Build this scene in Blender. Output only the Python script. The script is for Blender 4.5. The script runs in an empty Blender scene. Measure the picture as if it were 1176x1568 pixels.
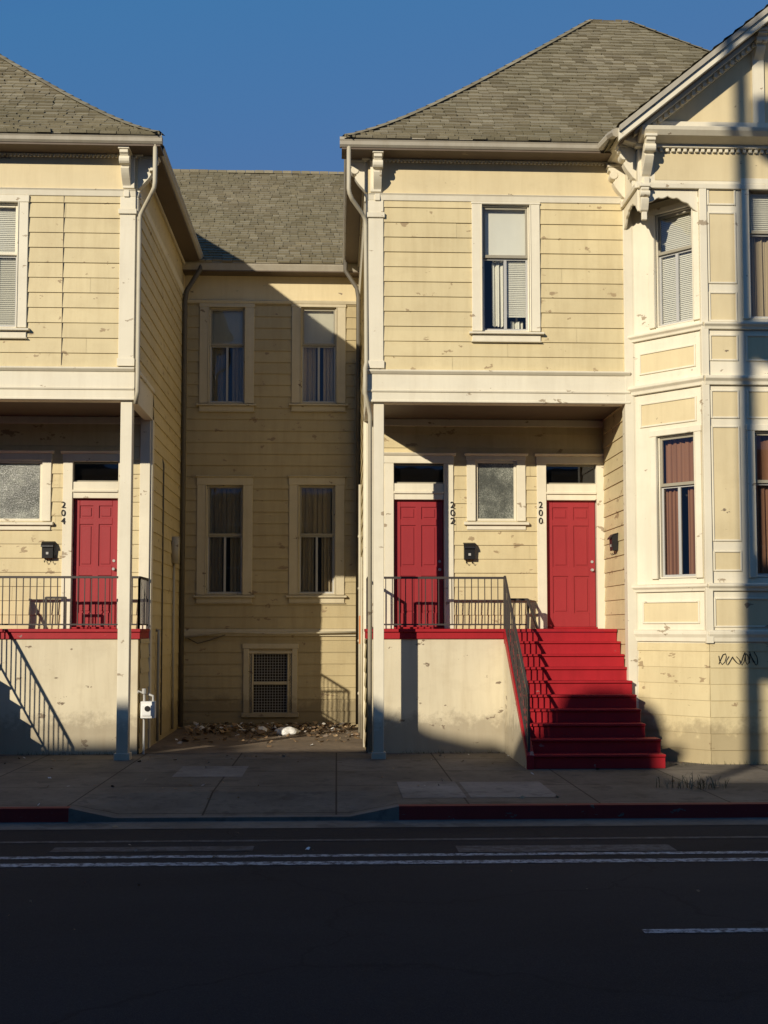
import bpy, bmesh, math, random
from mathutils import Vector, Matrix
random.seed(7)
rad=math.radians
scene=bpy.context.scene
# ------------------------------------------------------------------ camera
CAMY=-18.0; EYE=2.0; FOC=1800.0; TH=rad(2.3); PH=rad(3.5); PCX=588.0; PCY=850.0
cd=bpy.data.cameras.new("camera"); cam=bpy.data.objects.new("camera",cd)
scene.collection.objects.link(cam); scene.camera=cam
cam.location=(0,CAMY,EYE); cam.rotation_euler=(rad(90)+PH,0,-TH)
cd.sensor_width=36; cd.lens=FOC/1568*36; cd.shift_y=(PCY-784)/1568.0
cd.clip_start=0.1; cd.clip_end=2000
# photogrammetric survey: sight line of a measured point -> meets a real wall plane
def ray(u,v):
    a=(u-PCX)/FOC; b=(PCY-v)/FOC
    fw=math.cos(PH)-b*math.sin(PH); up=math.sin(PH)+b*math.cos(PH)
    return Vector((a*math.cos(TH)+fw*math.sin(TH), fw*math.cos(TH)-a*math.sin(TH), up))
class Frame:
    def __init__(s,o,sx,n):
        s.o=Vector(o); s.s=Vector(sx).normalized(); s.n=Vector(n).normalized()
    def p(s,a,n,z): return s.o+s.s*a+s.n*n+Vector((0,0,z))
    def at(s,u,v,n=0.0):
        r=ray(u,v); c=Vector((0,CAMY,EYE))
        o=s.o+s.n*n
        t=(o-c).dot(s.n)/r.dot(s.n); q=c+r*t
        return (q-o).dot(s.s), q.z
    def rect(s,u0,u1,v0,v1,n=0.0):
        um=(u0+u1)/2; vm=(v0+v1)/2
        return s.at(u0,vm,n)[0],s.at(u1,vm,n)[0],s.at(um,v1,n)[1],s.at(um,v0,n)[1]
def FY(y): return Frame((0,y,0),(1,0,0),(0,-1,0))
def Xat(u,v,y): return FY(y).at(u,v)[0]
def Zat(u,v,y): return FY(y).at(u,v)[1]
# ------------------------------------------------------------------ materials
def nodes(name):
    m=bpy.data.materials.new(name); m.use_nodes=True
    nt=m.node_tree; b=nt.nodes["Principled BSDF"]; return m,nt,b
def N(nt,t,**k):
    n=nt.nodes.new(t)
    for a,b in k.items(): setattr(n,a,b)
    return n
def noise(nt,scale,detail=4,rough=.55,vec=None,sc=None):
    tc=N(nt,'ShaderNodeTexCoord'); mp=N(nt,'ShaderNodeMapping')
    nt.links.new(tc.outputs['Object'],mp.inputs['Vector'])
    if sc: mp.inputs['Scale'].default_value=sc
    n=N(nt,'ShaderNodeTexNoise'); n.inputs['Scale'].default_value=scale
    n.inputs['Detail'].default_value=detail; n.inputs['Roughness'].default_value=rough
    nt.links.new(mp.outputs['Vector'],n.inputs['Vector']); return n.outputs['Fac']
def ramp(nt,inp,stops):
    r=N(nt,'ShaderNodeValToRGB'); nt.links.new(inp,r.inputs['Fac'])
    e=r.color_ramp.elements
    while len(e)<len(stops): e.new(.5)
    for i,(p,c) in enumerate(stops):
        e[i].position=p; e[i].color=(c,c,c,1) if not hasattr(c,'__len__') else (*c,1)
    return r.outputs['Color']
def mix(nt,fac,a,b,mode='MIX'):
    m=N(nt,'ShaderNodeMix',data_type='RGBA',blend_type=mode)
    for s,v in ((m.inputs[0],fac),(m.inputs[6],a),(m.inputs[7],b)):
        if hasattr(v,'links') : nt.links.new(v,s)
        elif hasattr(v,'__len__'): s.default_value=(*v,1)
        else: s.default_value=v
    return m.outputs[2]
def bump(nt,b,h,strength=.3,dist=.01):
    n=N(nt,'ShaderNodeBump'); n.inputs['Strength'].default_value=strength; n.inputs['Distance'].default_value=dist
    nt.links.new(h,n.inputs['Height']); nt.links.new(n.outputs['Normal'],b.inputs['Normal'])
def paint(name,col,rough=.55,peel=.0,dirt=.5,island=.0,under=(.20,.15,.10),splash=True):
    m,nt,b=nodes(name)
    c=mix(nt,ramp(nt,noise(nt,.9,5),[(.3,0.0),(.75,1.0)]),tuple(x*.90 for x in col),tuple(min(1,x*1.04) for x in col))
    st=ramp(nt,noise(nt,1.0,6,.65,sc=(7,7,.7)),[(.45,0.0),(.8,1.0)])
    f=N(nt,'ShaderNodeMath',operation='MULTIPLY'); nt.links.new(st,f.inputs[0]); f.inputs[1].default_value=dirt*.55
    c=mix(nt,f.outputs[0],c,(col[0]*.62,col[1]*.56,col[2]*.48))
    if island>0:
        g=N(nt,'ShaderNodeNewGeometry')
        c=mix(nt,1.0,c,ramp(nt,g.outputs['Random Per Island'],[(0,1-island),(1,1.0)]),'MULTIPLY')
    if peel>0:
        p=ramp(nt,noise(nt,3.2,9,.62,sc=(1,1,1.8)),[(.70-peel*.06,0.0),(.712-peel*.06,1.0)])
        c=mix(nt,p,c,under)
        w1=N(nt,'ShaderNodeMath',operation='MULTIPLY'); nt.links.new(ramp(nt,noise(nt,1.3,10,.7,sc=(1,1,1.6)),[(.50,0.0),(.66,1.0)]),w1.inputs[0]); w1.inputs[1].default_value=.34*dirt
        c=mix(nt,w1.outputs[0],c,(col[0]*.66,col[1]*.62,col[2]*.58))
        p2=ramp(nt,noise(nt,11,8,.7,sc=(1,1,2.5)),[(.70-peel*.03,0.0),(.715-peel*.03,.7)])
        c=mix(nt,p2,c,(under[0]*1.3,under[1]*1.3,under[2]*1.3))
        if splash:   # mud and soot splashed on the lowest boards
            tc=N(nt,'ShaderNodeTexCoord'); sp=N(nt,'ShaderNodeSeparateXYZ'); nt.links.new(tc.outputs['Object'],sp.inputs[0])
            zz=N(nt,'ShaderNodeMath',operation='MULTIPLY_ADD'); nt.links.new(noise(nt,5,6,.7),zz.inputs[0]); zz.inputs[1].default_value=-.9; nt.links.new(sp.outputs['Z'],zz.inputs[2])
            c=mix(nt,ramp(nt,zz.outputs[0],[(0.0,.55),(.22,0.0)]),c,(col[0]*.34,col[1]*.31,col[2]*.30))
    nt.links.new(c,b.inputs['Base Color']); b.inputs['Roughness'].default_value=rough
    b.inputs['Specular IOR Level'].default_value=.3
    bump(nt,b,noise(nt,22,6,.6,sc=(1,1,1)),.22,.004)
    return m
SID=(.64,.53,.30); TRM=(.72,.655,.50)
M={}
M['siding']=paint('siding_paint',SID,peel=1.1,dirt=.75,island=.08,under=(.33,.24,.13))
M['flat']=paint('panel_paint',(.64,.53,.315),peel=.6,dirt=.5)
M['trim']=paint('trim_paint',TRM,peel=.8,dirt=.45,under=(.34,.27,.18))
M['rsiding']=paint('shaded_rear_siding_paint',(.45,.365,.20),peel=1.0,dirt=.8,island=.1,under=(.25,.18,.10))  # house siding colour darkened, the shade of the recess put into it
M['rtrim']=paint('shaded_rear_trim_paint',(.54,.47,.32),peel=.8,dirt=.6)  # trim colour darkened likewise, recess shade put into the paint
M['stucco']=paint('base_wall_paint',(.64,.56,.39),peel=.8,dirt=.8,rough=.8)
M['red']=paint('red_stair_paint',(.35,.012,.018),peel=.35,dirt=.9,rough=.5,under=(.25,.16,.14),splash=False)
M['door']=paint('red_door_paint',(.31,.030,.034),peel=.0,dirt=.4,rough=.4)
M['gutter']=paint('gutter_paint',(.40,.36,.28),peel=.4,dirt=.8,rough=.5)
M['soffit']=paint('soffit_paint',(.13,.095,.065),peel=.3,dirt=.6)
M['pipe']=paint('pipe_paint',(.50,.45,.33),peel=.5,dirt=.9)
M['dpipe']=paint('dark_pipe_paint',(.12,.105,.08),peel=.0,dirt=.5)
M['iron']=paint('iron_paint',(.055,.045,.040),peel=.0,dirt=.3,rough=.45)
M['alum']=paint('aluminium',(.42,.41,.38),rough=.4,dirt=.3)
M['sash']=paint('sash_paint',(.30,.27,.20),rough=.5,dirt=.5)
M['black']=paint('black_enamel',(.015,.014,.014),rough=.4,dirt=.2)
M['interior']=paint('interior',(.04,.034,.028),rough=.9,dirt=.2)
M['blind']=paint('blind',(.70,.67,.57),rough=.6,dirt=.2)
M['shade']=paint('roller_shade',(.62,.58,.46),rough=.8,dirt=.5)
M['curtain']=paint('curtain_cloth',(.44,.35,.22),rough=.9,dirt=.3)
M['rcurtain']=paint('curtain_cloth_red',(.26,.125,.07),rough=.9,dirt=.3)
M['white']=paint('white_enamel',(.75,.74,.70),rough=.5,dirt=.4)
M['orange']=paint('orange_label',(.55,.22,.08),rough=.6,dirt=.4)
M['brown']=paint('dark_wood',(.10,.07,.05),rough=.8,dirt=.4)
M['cream']=paint('opposite_wall',(.27,.21,.15),rough=.8,dirt=.5)
M['brick']=paint('shadow_caster_brick',(.25,.12,.08),rough=.9,dirt=.5)
def glassmat(name,tint,frost=0):
    m=bpy.data.materials.new(name); m.use_nodes=True; nt=m.node_tree; nt.nodes.clear()
    o=N(nt,'ShaderNodeOutputMaterial'); t=N(nt,'ShaderNodeBsdfTransparent'); t.inputs[0].default_value=(*tint,1)
    g=N(nt,'ShaderNodeBsdfGlossy'); g.inputs['Roughness'].default_value=.02+frost; g.inputs[0].default_value=(.9,.92,.95,1)
    fr=N(nt,'ShaderNodeFresnel'); fr.inputs['IOR'].default_value=1.5
    ma=N(nt,'ShaderNodeMath',operation='MULTIPLY_ADD'); nt.links.new(fr.outputs[0],ma.inputs[0]); ma.inputs[1].default_value=1.2; ma.inputs[2].default_value=.01
    bp=N(nt,'ShaderNodeBump'); bp.inputs['Strength'].default_value=.07; bp.inputs['Distance'].default_value=.02
    nt.links.new(noise(nt,1.6,2),bp.inputs['Height']); nt.links.new(bp.outputs[0],g.inputs['Normal'])
    mx=N(nt,'ShaderNodeMixShader'); nt.links.new(ma.outputs[0],mx.inputs[0]); nt.links.new(t.outputs[0],mx.inputs[1]); nt.links.new(g.outputs[0],mx.inputs[2])
    nt.links.new(mx.outputs[0],o.inputs[0]); return m
M['glass']=glassmat('window_glass',(.93,.94,.92))
M['dglass']=glassmat('dark_window_glass',(.30,.30,.30))
m,nt,b=nodes('obscure_glass')
c=ramp(nt,noise(nt,55,3,.7),[(.36,(.10,.105,.085)),(.50,(.19,.195,.16)),(.66,(.36,.36,.30))])
c=mix(nt,ramp(nt,noise(nt,2.6,3,.6),[(.40,0.0),(.62,.8)]),c,(.05,.052,.042))
nt.links.new(c,b.inputs['Base Color'])
b.inputs['Roughness'].default_value=.22; bump(nt,b,noise(nt,70,3),.6,.008); M['obscure']=m
m,nt,b=nodes('roof_shingles'); g=N(nt,'ShaderNodeNewGeometry')
c=ramp(nt,g.outputs['Random Per Island'],[(0,(.20,.170,.112)),(.5,(.26,.225,.150)),(1,(.325,.285,.195))])
c=mix(nt,ramp(nt,noise(nt,.7,4),[(.35,0.0),(.7,.45)]),c,(.18,.165,.10))
c=mix(nt,ramp(nt,noise(nt,60,3,.8),[(.4,0.0),(.7,.35)]),c,(.07,.065,.05))
nt.links.new(c,b.inputs['Base Color']); b.inputs['Roughness'].default_value=.95; b.inputs['Specular IOR Level'].default_value=.1
bump(nt,b,noise(nt,80,4,.8),.5,.006); M['shingle']=m
m,nt,b=nodes('asphalt')
c=mix(nt,ramp(nt,noise(nt,.35,6,.6,sc=(.5,1.4,1)),[(.35,0.0),(.7,1.0)]),(.014,.0145,.016),(.027,.027,.028))
c=mix(nt,ramp(nt,noise(nt,90,3,.8),[(.45,0.0),(.75,.4)]),c,(.07,.07,.07))
v=N(nt,'ShaderNodeTexVoronoi',feature='DISTANCE_TO_EDGE'); v.inputs['Scale'].default_value=.25
tc=N(nt,'ShaderNodeTexCoord'); nz=N(nt,'ShaderNodeTexNoise'); nz.inputs['Scale'].default_value=1.5; nz.inputs['Detail'].default_value=6
nt.links.new(tc.outputs['Object'],nz.inputs['Vector'])
va=N(nt,'ShaderNodeVectorMath',operation='ADD'); nt.links.new(tc.outputs['Object'],va.inputs[0]); nt.links.new(nz.outputs['Color'],va.inputs[1])
nt.links.new(va.outputs[0],v.inputs['Vector'])
c=mix(nt,ramp(nt,v.outputs['Distance'],[(.001,.5),(.006,0.0)]),c,(.008,.008,.008))
nt.links.new(c,b.inputs['Base Color']); b.inputs['Roughness'].default_value=.9; b.inputs['Specular IOR Level'].default_value=.15
bump(nt,b,noise(nt,120,3,.8),.7,.008); M['asphalt']=m
def concrete(name,col,joint=1.5,rough=.85):
    m,nt,b=nodes(name)
    c=mix(nt,ramp(nt,noise(nt,.8,7,.65),[(.3,0.0),(.72,1.0)]),tuple(x*.55 for x in col),tuple(x*1.15 for x in col))
    c=mix(nt,ramp(nt,noise(nt,9,5,.7),[(.5,0.0),(.72,.55)]),c,tuple(x*.35 for x in col))
    c=mix(nt,ramp(nt,noise(nt,2.3,3,.5),[(.60,0.0),(.64,.55)]),c,tuple(x*.42 for x in col))
    if joint:
        tc=N(nt,'ShaderNodeTexCoord'); br=N(nt,'ShaderNodeTexBrick'); br.offset=0.0
        br.inputs['Scale'].default_value=1.0; br.inputs['Brick Width'].default_value=joint; br.inputs['Row Height'].default_value=joint
        br.inputs['Mortar Size'].default_value=.012; br.inputs['Mortar Smooth'].default_value=.2
        br.inputs['Color1'].default_value=(1,1,1,1); br.inputs['Color2'].default_value=(.78,.78,.78,1); br.inputs['Mortar'].default_value=(.25,.22,.2,1)
        nt.links.new(tc.outputs['Object'],br.inputs['Vector'])
        c=mix(nt,1.0,c,br.outputs['Color'],'MULTIPLY')
    nt.links.new(c,b.inputs['Base Color']); b.inputs['Roughness'].default_value=rough; b.inputs['Specular IOR Level'].default_value=.2
    bump(nt,b,noise(nt,30,6,.7),.5,.006); return m
M['concrete']=concrete('sidewalk_concrete',(.185,.158,.122))
M['lconcrete']=concrete('patch_concrete',(.25,.225,.19),joint=0)
M['kerb']=concrete('kerb_concrete',(.17,.155,.13),joint=0)
M['redkerb']=paint('red_kerb_paint',(.19,.022,.020),peel=1.3,dirt=.8,rough=.8,under=(.12,.10,.09),splash=False)
M['dirt']=concrete('yard_dirt',(.22,.17,.12),joint=0)
m,nt,b=nodes('worn_road_paint')
nt.links.new(mix(nt,ramp(nt,noise(nt,14,7,.75),[(.42,0.0),(.56,1.0)]),(.04,.04,.042),(.42,.42,.41)),b.inputs['Base Color']); b.inputs['Roughness'].default_value=.8; M['line']=m
m,nt,b=nodes('ghost_road_paint')
nt.links.new(mix(nt,ramp(nt,noise(nt,9,7,.8),[(.42,0.0),(.62,1.0)]),(.022,.022,.023),(.10,.10,.10)),b.inputs['Base Color']); b.inputs['Roughness'].default_value=.85; M['ghost']=m
m,nt,b=nodes('litter_scraps'); g=N(nt,'ShaderNodeNewGeometry')
r=ramp(nt,g.outputs['Random Per Island'],[(0,(.10,.06,.03)),(.35,(.22,.14,.07)),(.6,(.35,.25,.14)),(.8,(.16,.10,.06)),(.93,(.6,.58,.52)),(1,(.75,.74,.70))])
nt.links.new(r,b.inputs['Base Color']); b.inputs['Roughness'].default_value=.9; M['litter']=m
m,nt,b=nodes('weed_leaves'); g=N(nt,'ShaderNodeNewGeometry')
nt.links.new(ramp(nt,g.outputs['Random Per Island'],[(0,(.05,.06,.025)),(1,(.13,.12,.06))]),b.inputs['Base Color']); M['weed']=m
# ------------------------------------------------------------------ mesh helpers
class MB:
    def __init__(s): s.v=[]; s.f=[]
    def add(s,vs,fs):
        k=len(s.v); s.v+= [tuple(x) for x in vs]; s.f+=[tuple(i+k for i in f) for f in fs]
    def box(s,F,a0,a1,n0,n1,z0,z1):
        vs=[F.p(a,n,z) for a in(a0,a1) for n in(n0,n1) for z in(z0,z1)]
        s.add(vs,[(0,1,3,2),(4,6,7,5),(0,4,5,1),(2,3,7,6),(0,2,6,4),(1,5,7,3)])
    def prism(s,F,a0,a1,prof):
        n=len(prof)
        vs=[F.p(a0,p[0],p[1]) for p in prof]+[F.p(a1,p[0],p[1]) for p in prof]
        s.add(vs,[tuple(range(n)),tuple(range(2*n-1,n-1,-1))]+[(i,(i+1)%n,(i+1)%n+n,i+n) for i in range(n)])
    def plate(s,F,poly,n0,n1):
        n=len(poly)
        vs=[F.p(p[0],n0,p[1]) for p in poly]+[F.p(p[0],n1,p[1]) for p in poly]
        s.add(vs,[tuple(range(n)),tuple(range(2*n-1,n-1,-1))]+[(i,(i+1)%n,(i+1)%n+n,i+n) for i in range(n)])
    def quad(s,a,b,c,d): s.add([a,b,c,d],[(0,1,2,3)])
    def tube(s,pts,r,seg=8):
        pts=[Vector(p) for p in pts]; rings=[]
        for i,p in enumerate(pts):
            t=(pts[min(i+1,len(pts)-1)]-pts[max(i-1,0)]).normalized()
            ref=Vector((0,1,0)) if abs(t.y)<.9 else Vector((1,0,0))
            a=t.cross(ref).normalized(); b=t.cross(a)
            rr=r[i] if hasattr(r,'__len__') else r
            rings.append([p+a*rr*math.cos(k*2*math.pi/seg)+b*rr*math.sin(k*2*math.pi/seg) for k in range(seg)])
        vs=[q for R in rings for q in R]; fs=[]
        for i in range(len(rings)-1):
            for k in range(seg):
                k2=(k+1)%seg; fs.append((i*seg+k,i*seg+k2,(i+1)*seg+k2,(i+1)*seg+k))
        fs.append(tuple(range(seg))); fs.append(tuple(range(len(vs)-seg,len(vs))))
        s.add(vs,fs)
    def bar(s,a,b,w):
        a=Vector(a);b=Vector(b);t=(b-a).normalized()
        ref=Vector((0,0,1)) if abs(t.z)<.9 else Vector((1,0,0))
        x=t.cross(ref).normalized()*w/2; y=t.cross(x).normalized()*w/2
        vs=[q+i*x+j*y for q in(a,b) for i,j in((-1,-1),(1,-1),(1,1),(-1,1))]
        s.add(vs,[(0,1,2,3),(7,6,5,4),(0,4,5,1),(1,5,6,2),(2,6,7,3),(3,7,4,0)])
def mkobj(name,mb,mat,parent=None,bevel=0,smooth=False,nofix=False):
    me=bpy.data.meshes.new(name); me.from_pydata(mb.v,[],mb.f); me.update()
    if not nofix:
        bm=bmesh.new(); bm.from_mesh(me); bmesh.ops.recalc_face_normals(bm,faces=bm.faces); bm.to_mesh(me); bm.free()
    if smooth:
        for p in me.polygons: p.use_smooth=True
    o=bpy.data.objects.new(name,me); scene.collection.objects.link(o); me.materials.append(mat)
    if parent: o.parent=parent
    if bevel:
        bv=o.modifiers.new('bevel','BEVEL'); bv.width=bevel; bv.segments=1; bv.limit_method='ANGLE'
    return o
class Bld:
    def __init__(s,name):
        s.e=bpy.data.objects.new(name,None); scene.collection.objects.link(s.e); s.p={}
    def __call__(s,part,mat=None):
        if part not in s.p: s.p[part]=(MB(),mat or part)
        return s.p[part][0]
    def finish(s,bev=('trim','rtrim','red','door','stucco')):
        for k,(mb,mat) in s.p.items():
            if mb.v: mkobj(k,mb,M[mat],s.e,bevel=.006 if mat in bev else 0,smooth=mat in('pipe','curtain','rcurtain','dpipe'))
def intervals(a0,a1,za,zb,holes):
    cuts=[(a0,a1)]
    for h in holes:
        if h[2]<zb-1e-5 and h[3]>za+1e-5:
            nc=[]
            for c in cuts:
                if h[1]<=c[0] or h[0]>=c[1]: nc.append(c); continue
                if h[0]>c[0]: nc.append((c[0],h[0]))
                if h[1]<c[1]: nc.append((h[1],c[1]))
            cuts=nc
    return cuts
def siding(mb,F,a0,a1,z0,z1,holes=(),step=.235,lap=.018,base=.002,zref=0):
    if lap: siding(mb,F,a0,a1,z0,z1,holes,step=50,lap=0,base=-.006,zref=-5)
    z=zref+math.floor((z0-zref)/step)*step
    while z<z1:
        zr=z; zt=z+step
        js=[a0]; x=a0+random.uniform(1.0,4.5)
        while x<a1-.4: js.append(x); x+=random.uniform(2.2,4.8)
        js.append(a1)
        zs=sorted(set([max(zr,z0),min(zt,z1)]+[h[k] for h in holes for k in(2,3) if max(zr,z0)<h[k]<min(zt,z1)]))
        for j in range(len(js)-1):
            off=random.uniform(0,.003); til=random.uniform(-.0015,.0015)
            g=.0015 if lap else 0
            for i in range(len(zs)-1):
                za,zb=zs[i],zs[i+1]
                for c in intervals(js[j]+g,js[j+1]-g,za,zb,holes):
                    nf=lambda q:base+off+lap*(1-(q-zr)/step)
                    vs=[F.p(c[0],nf(za)+til,za),F.p(c[1],nf(za)-til,za),F.p(c[1],nf(zb)-til,zb),F.p(c[0],nf(zb)+til,zb)]
                    fs=[(0,1,2,3)]
                    if lap and abs(za-zr)<1e-6:
                        vs+=[F.p(c[0],-.004,za+.001),F.p(c[1],-.004,za+.001)]; fs.append((0,1,5,4))
                    mb.add(vs,fs)
        z=zt
def flat(mb,F,a0,a1,z0,z1,holes=(),n=0):
    siding(mb,F,a0,a1,z0,z1,holes,step=50,lap=0,base=n,zref=-5)
def curtain(mb,F,a0,a1,z0,z1,n,amp=.03,waves=7,gap=None):
    K=60; vs=[];fs=[]; ph=random.random()*6
    for i in range(K+1):
        t=i/K; x=a0+(a1-a0)*t
        w=amp*math.sin(ph+t*waves*6.28)+amp*.5*math.sin(ph*2+t*waves*2.3*6.28)
        vs.append(F.p(x,n+w,z0+.01*math.sin(t*20))); vs.append(F.p(x,n+w*.6,z1))
    for i in range(K): fs.append((2*i,2*i+2,2*i+3,2*i+1))
    mb.add(vs,fs)
def blinds(mb,F,a0,a1,z0,z1,n,tilt=.95):
    z=z0; st=.03
    while z<z1:
        dz=.016*math.sin(tilt)*1.3; dn=.016*math.cos(tilt); w=random.uniform(-.002,.002)
        mb.quad(F.p(a0,n-dn,z+dz+w),F.p(a1,n-dn,z+dz-w),F.p(a1,n+dn,z-dz-w),F.p(a0,n+dn,z-dz+w)); z+=st
def window(b,F,r,cw=.16,ch=.12,tr='trim',split=.6,up=None,lo=None,sash='sash',sill=True,glass='glass',lower_div=True,casing=True,cur='curtain',room=.9):
    a0,a1,z0,z1=r; T=b(tr)
    if casing:
        T.box(F,a0-cw,a0,-.02,.040,z0,z1); T.box(F,a1,a1+cw,-.02,.040,z0,z1)
        T.box(F,a0-cw-.01,a1+cw+.01,-.02,.046,z1,z1+ch)
        T.box(F,a0-.018,a0,.040,.052,z0,z1);T.box(F,a1,a1+.018,.040,.052,z0,z1)
    if sill:
        T.prism(F,a0-cw-.05,a1+cw+.05,[(-.02,z0-.055),(.10,z0-.055),(.10,z0-.025),(-.02,z0+.005)])
        T.box(F,a0-cw,a1+cw,-.02,.045,z0-.16,z0-.056)
        T.box(F,a0-cw-.02,a1+cw+.02,-.02,.062,z0-.175,z0-.161)
    for q in((a0,a0+.022),(a1-.022,a1)): T.box(F,q[0],q[1],-.15,-.021,z0+.006,z1)
    T.box(F,a0,a1,-.15,-.021,z1-.022,z1-.001); T.box(F,a0,a1,-.15,-.022,z0+.0055,z0+.03)
    S=b('sash_'+sash,sash); zi0=z0+.03; zi1=z1-.022; zm=zi0+(zi1-zi0)*split
    ia,ib=a0+.022,a1-.022
    w=.035
    S.box(F,ia,ia+w,-.075,-.045,zm,zi1);S.box(F,ib-w,ib,-.075,-.045,zm,zi1)
    S.box(F,ia+w,ib-w,-.074,-.046,zi1-w,zi1);S.box(F,ia,ib,-.078,-.040,zm-.025,zm+.02)
    L=b('sash_alum','alum') if lower_div else S
    L.box(F,ia,ia+w*.8,-.108,-.080,zi0,zm-.026);L.box(F,ib-w*.8,ib,-.108,-.080,zi0,zm-.026)
    L.box(F,ia+w*.8,ib-w*.8,-.107,-.081,zi0,zi0+w);L.box(F,ia+w*.8,ib-w*.8,-.107,-.081,zm-.052,zm-.026)
    if lower_div:
        c=(ia+ib)/2; L.box(F,c-.022,c+.022,-.105,-.075,zi0+w,zm-.052)
    G=b('window_'+glass,glass)
    G.quad(F.p(ia,-.06,zm),F.p(ib,-.06,zm),F.p(ib,-.06,zi1),F.p(ia,-.06,zi1))
    G.quad(F.p(ia,-.095,zi0),F.p(ib,-.095,zi0),F.p(ib,-.095,zm),F.p(ia,-.095,zm))
    I=b('interior')
    P=lambda a,n,z:F.p(a,n,z)
    n0,n1=-.151,-room; A,B,Z0,Z1=a0-.25,a1+.25,z0-.2,z1+.15
    I.quad(P(A,n1,Z0),P(B,n1,Z0),P(B,n1,Z1),P(A,n1,Z1))
    I.quad(P(A,n0,Z0),P(A,n1,Z0),P(A,n1,Z1),P(A,n0,Z1));I.quad(P(B,n0,Z0),P(B,n1,Z0),P(B,n1,Z1),P(B,n0,Z1))
    I.quad(P(A,n0,Z0),P(B,n0,Z0),P(B,n1,Z0),P(A,n1,Z0));I.quad(P(A,n0,Z1),P(B,n0,Z1),P(B,n1,Z1),P(A,n1,Z1))
    for q in((A,a0+.001),(a1-.001,B)): I.quad(P(q[0],n0,Z0),P(q[1],n0,Z0),P(q[1],n0,Z1),P(q[0],n0,Z1))
    I.quad(P(A,n0,z1),P(B,n0,z1),P(B,n0,Z1),P(A,n0,Z1)); I.quad(P(A,n0,Z0),P(B,n0,Z0),P(B,n0,z0),P(A,n0,z0))
    for what,q0,q1 in((up,zm,zi1),(lo,zi0,zm)):
        if what=='blind': blinds(b('blind'),F,ia+.01,ib-.01,q0,q1,-.135)
        elif what=='shade': b('roller_blind','blind' if tr=='trim' else 'shade').quad(P(ia,-.13,q0),P(ib,-.13,q0),P(ib,-.13,q1),P(ia,-.13,q1))
        elif what=='halfblind':
            c=(ia+ib)/2; blinds(b('blind'),F,c,ib-.01,q0+.25,q1,-.135); curtain(b('curtain_w','blind'),F,ia+.16,c-.02,q0+.1,q1,-.2,waves=2)
            curtain(b('curtain_w'),F,c+.1,ib-.05,q0,q0+.2,-.25,waves=2)
        elif what=='curtain':
            curtain(b('curtain_'+cur,cur),F,ia,ia+(ib-ia)*.42,q0,q1,-.19,waves=3.3); curtain(b('curtain_'+cur,cur),F,ib-(ib-ia)*.36,ib,q0,q1,-.19,waves=2.7)
        elif what=='fcurtain': curtain(b('curtain_'+cur,cur),F,ia,ib,q0,q1,-.19,waves=6)
def panel(b,F,a0,a1,z0,z1,n=0,w=.028,mat='flat'):
    b('panels',mat).box(F,a0,a1,n-.01,n+.005,z0,z1)
    T=b('trim')
    T.box(F,a0-w,a0,n-.01,n+.022,z0-w,z1+w);T.box(F,a1,a1+w,n-.01,n+.022,z0-w,z1+w)
    T.box(F,a0,a1,n-.01,n+.0225,z1,z1+w);T.box(F,a0,a1,n-.01,n+.0225,z0-w,z0)
def door(b,F,a0,a1,z0,z1):
    D=b('door'); D.box(F,a0,a1,-.10,-.075,z0,z1)
    w=a1-a0; h=z1-z0; st=.11*w/.85; ml=.10
    n0,n1=-.0755,-.058
    D.box(F,a0,a0+st,n0,n1,z0,z1);D.box(F,a1-st,a1,n0,n1,z0,z1)
    c=(a0+a1)/2; D.box(F,c-ml/2,c+ml/2,n0,n1-.0005,z0,z1)
    rails=[(0,.11),(.40,.475),(.80,.85),(.945,1)]
    for q in rails: D.box(F,a0+st,a1-st,n0,n1-.001,z0+h*q[0],z0+h*q[1])
    for lo,hi in((.11,.40),(.475,.80),(.85,.945)):
        for x0,x1 in((a0+st,c-ml/2),(c+ml/2,a1-st)):
            g=.03; D.box(F,x0+g,x1-g,n0,n1-.006,z0+h*lo+g,z0+h*hi-g)
    K=b('hardware','alum'); kz=z0+h*.45
    K.tube([F.p(a1-.06,-.058,kz),F.p(a1-.06,-.035,kz),F.p(a1-.06,-.03,kz),F.p(a1-.06,-.005,kz)],[.025,.012,.028,.022],10)
    K.tube([F.p(a1-.06,-.058,kz+.14),F.p(a1-.06,-.045,kz+.14)],.024,10)
def bracket(mb,F,s,w,zt,depth,h):
    prof=[(0,zt),(depth,zt),(depth,zt-.10*h)]
    for i in range(9):
        t=i/8; a=t*math.pi
        prof.append((depth*.92-depth*.32*(1-math.cos(a))*.5-.02*math.sin(a*2), zt-.12*h-h*.30*t+.0))
    for i in range(1,9):
        t=i/8
        prof.append((depth*.60*(1-t)**1.3+.12*depth*math.sin(t*math.pi)+.05, zt-.42*h-h*.5*t))
    prof.append((0,zt-h))
    mb.prism(F,s-w/2,s+w/2,prof)
    mb.box(F,s-w/2-.02,s+w/2+.02,0,depth+.02,zt-.0,zt+.04)
    mb.tube([F.p(s-w/2-.015,depth*.70,zt-.26*h),F.p(s+w/2+.015,depth*.70,zt-.26*h)],.065*h/.5,12)
    mb.box(F,s-w*.32,s+w*.32,0,.06,zt-h-.12,zt-h)
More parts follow.
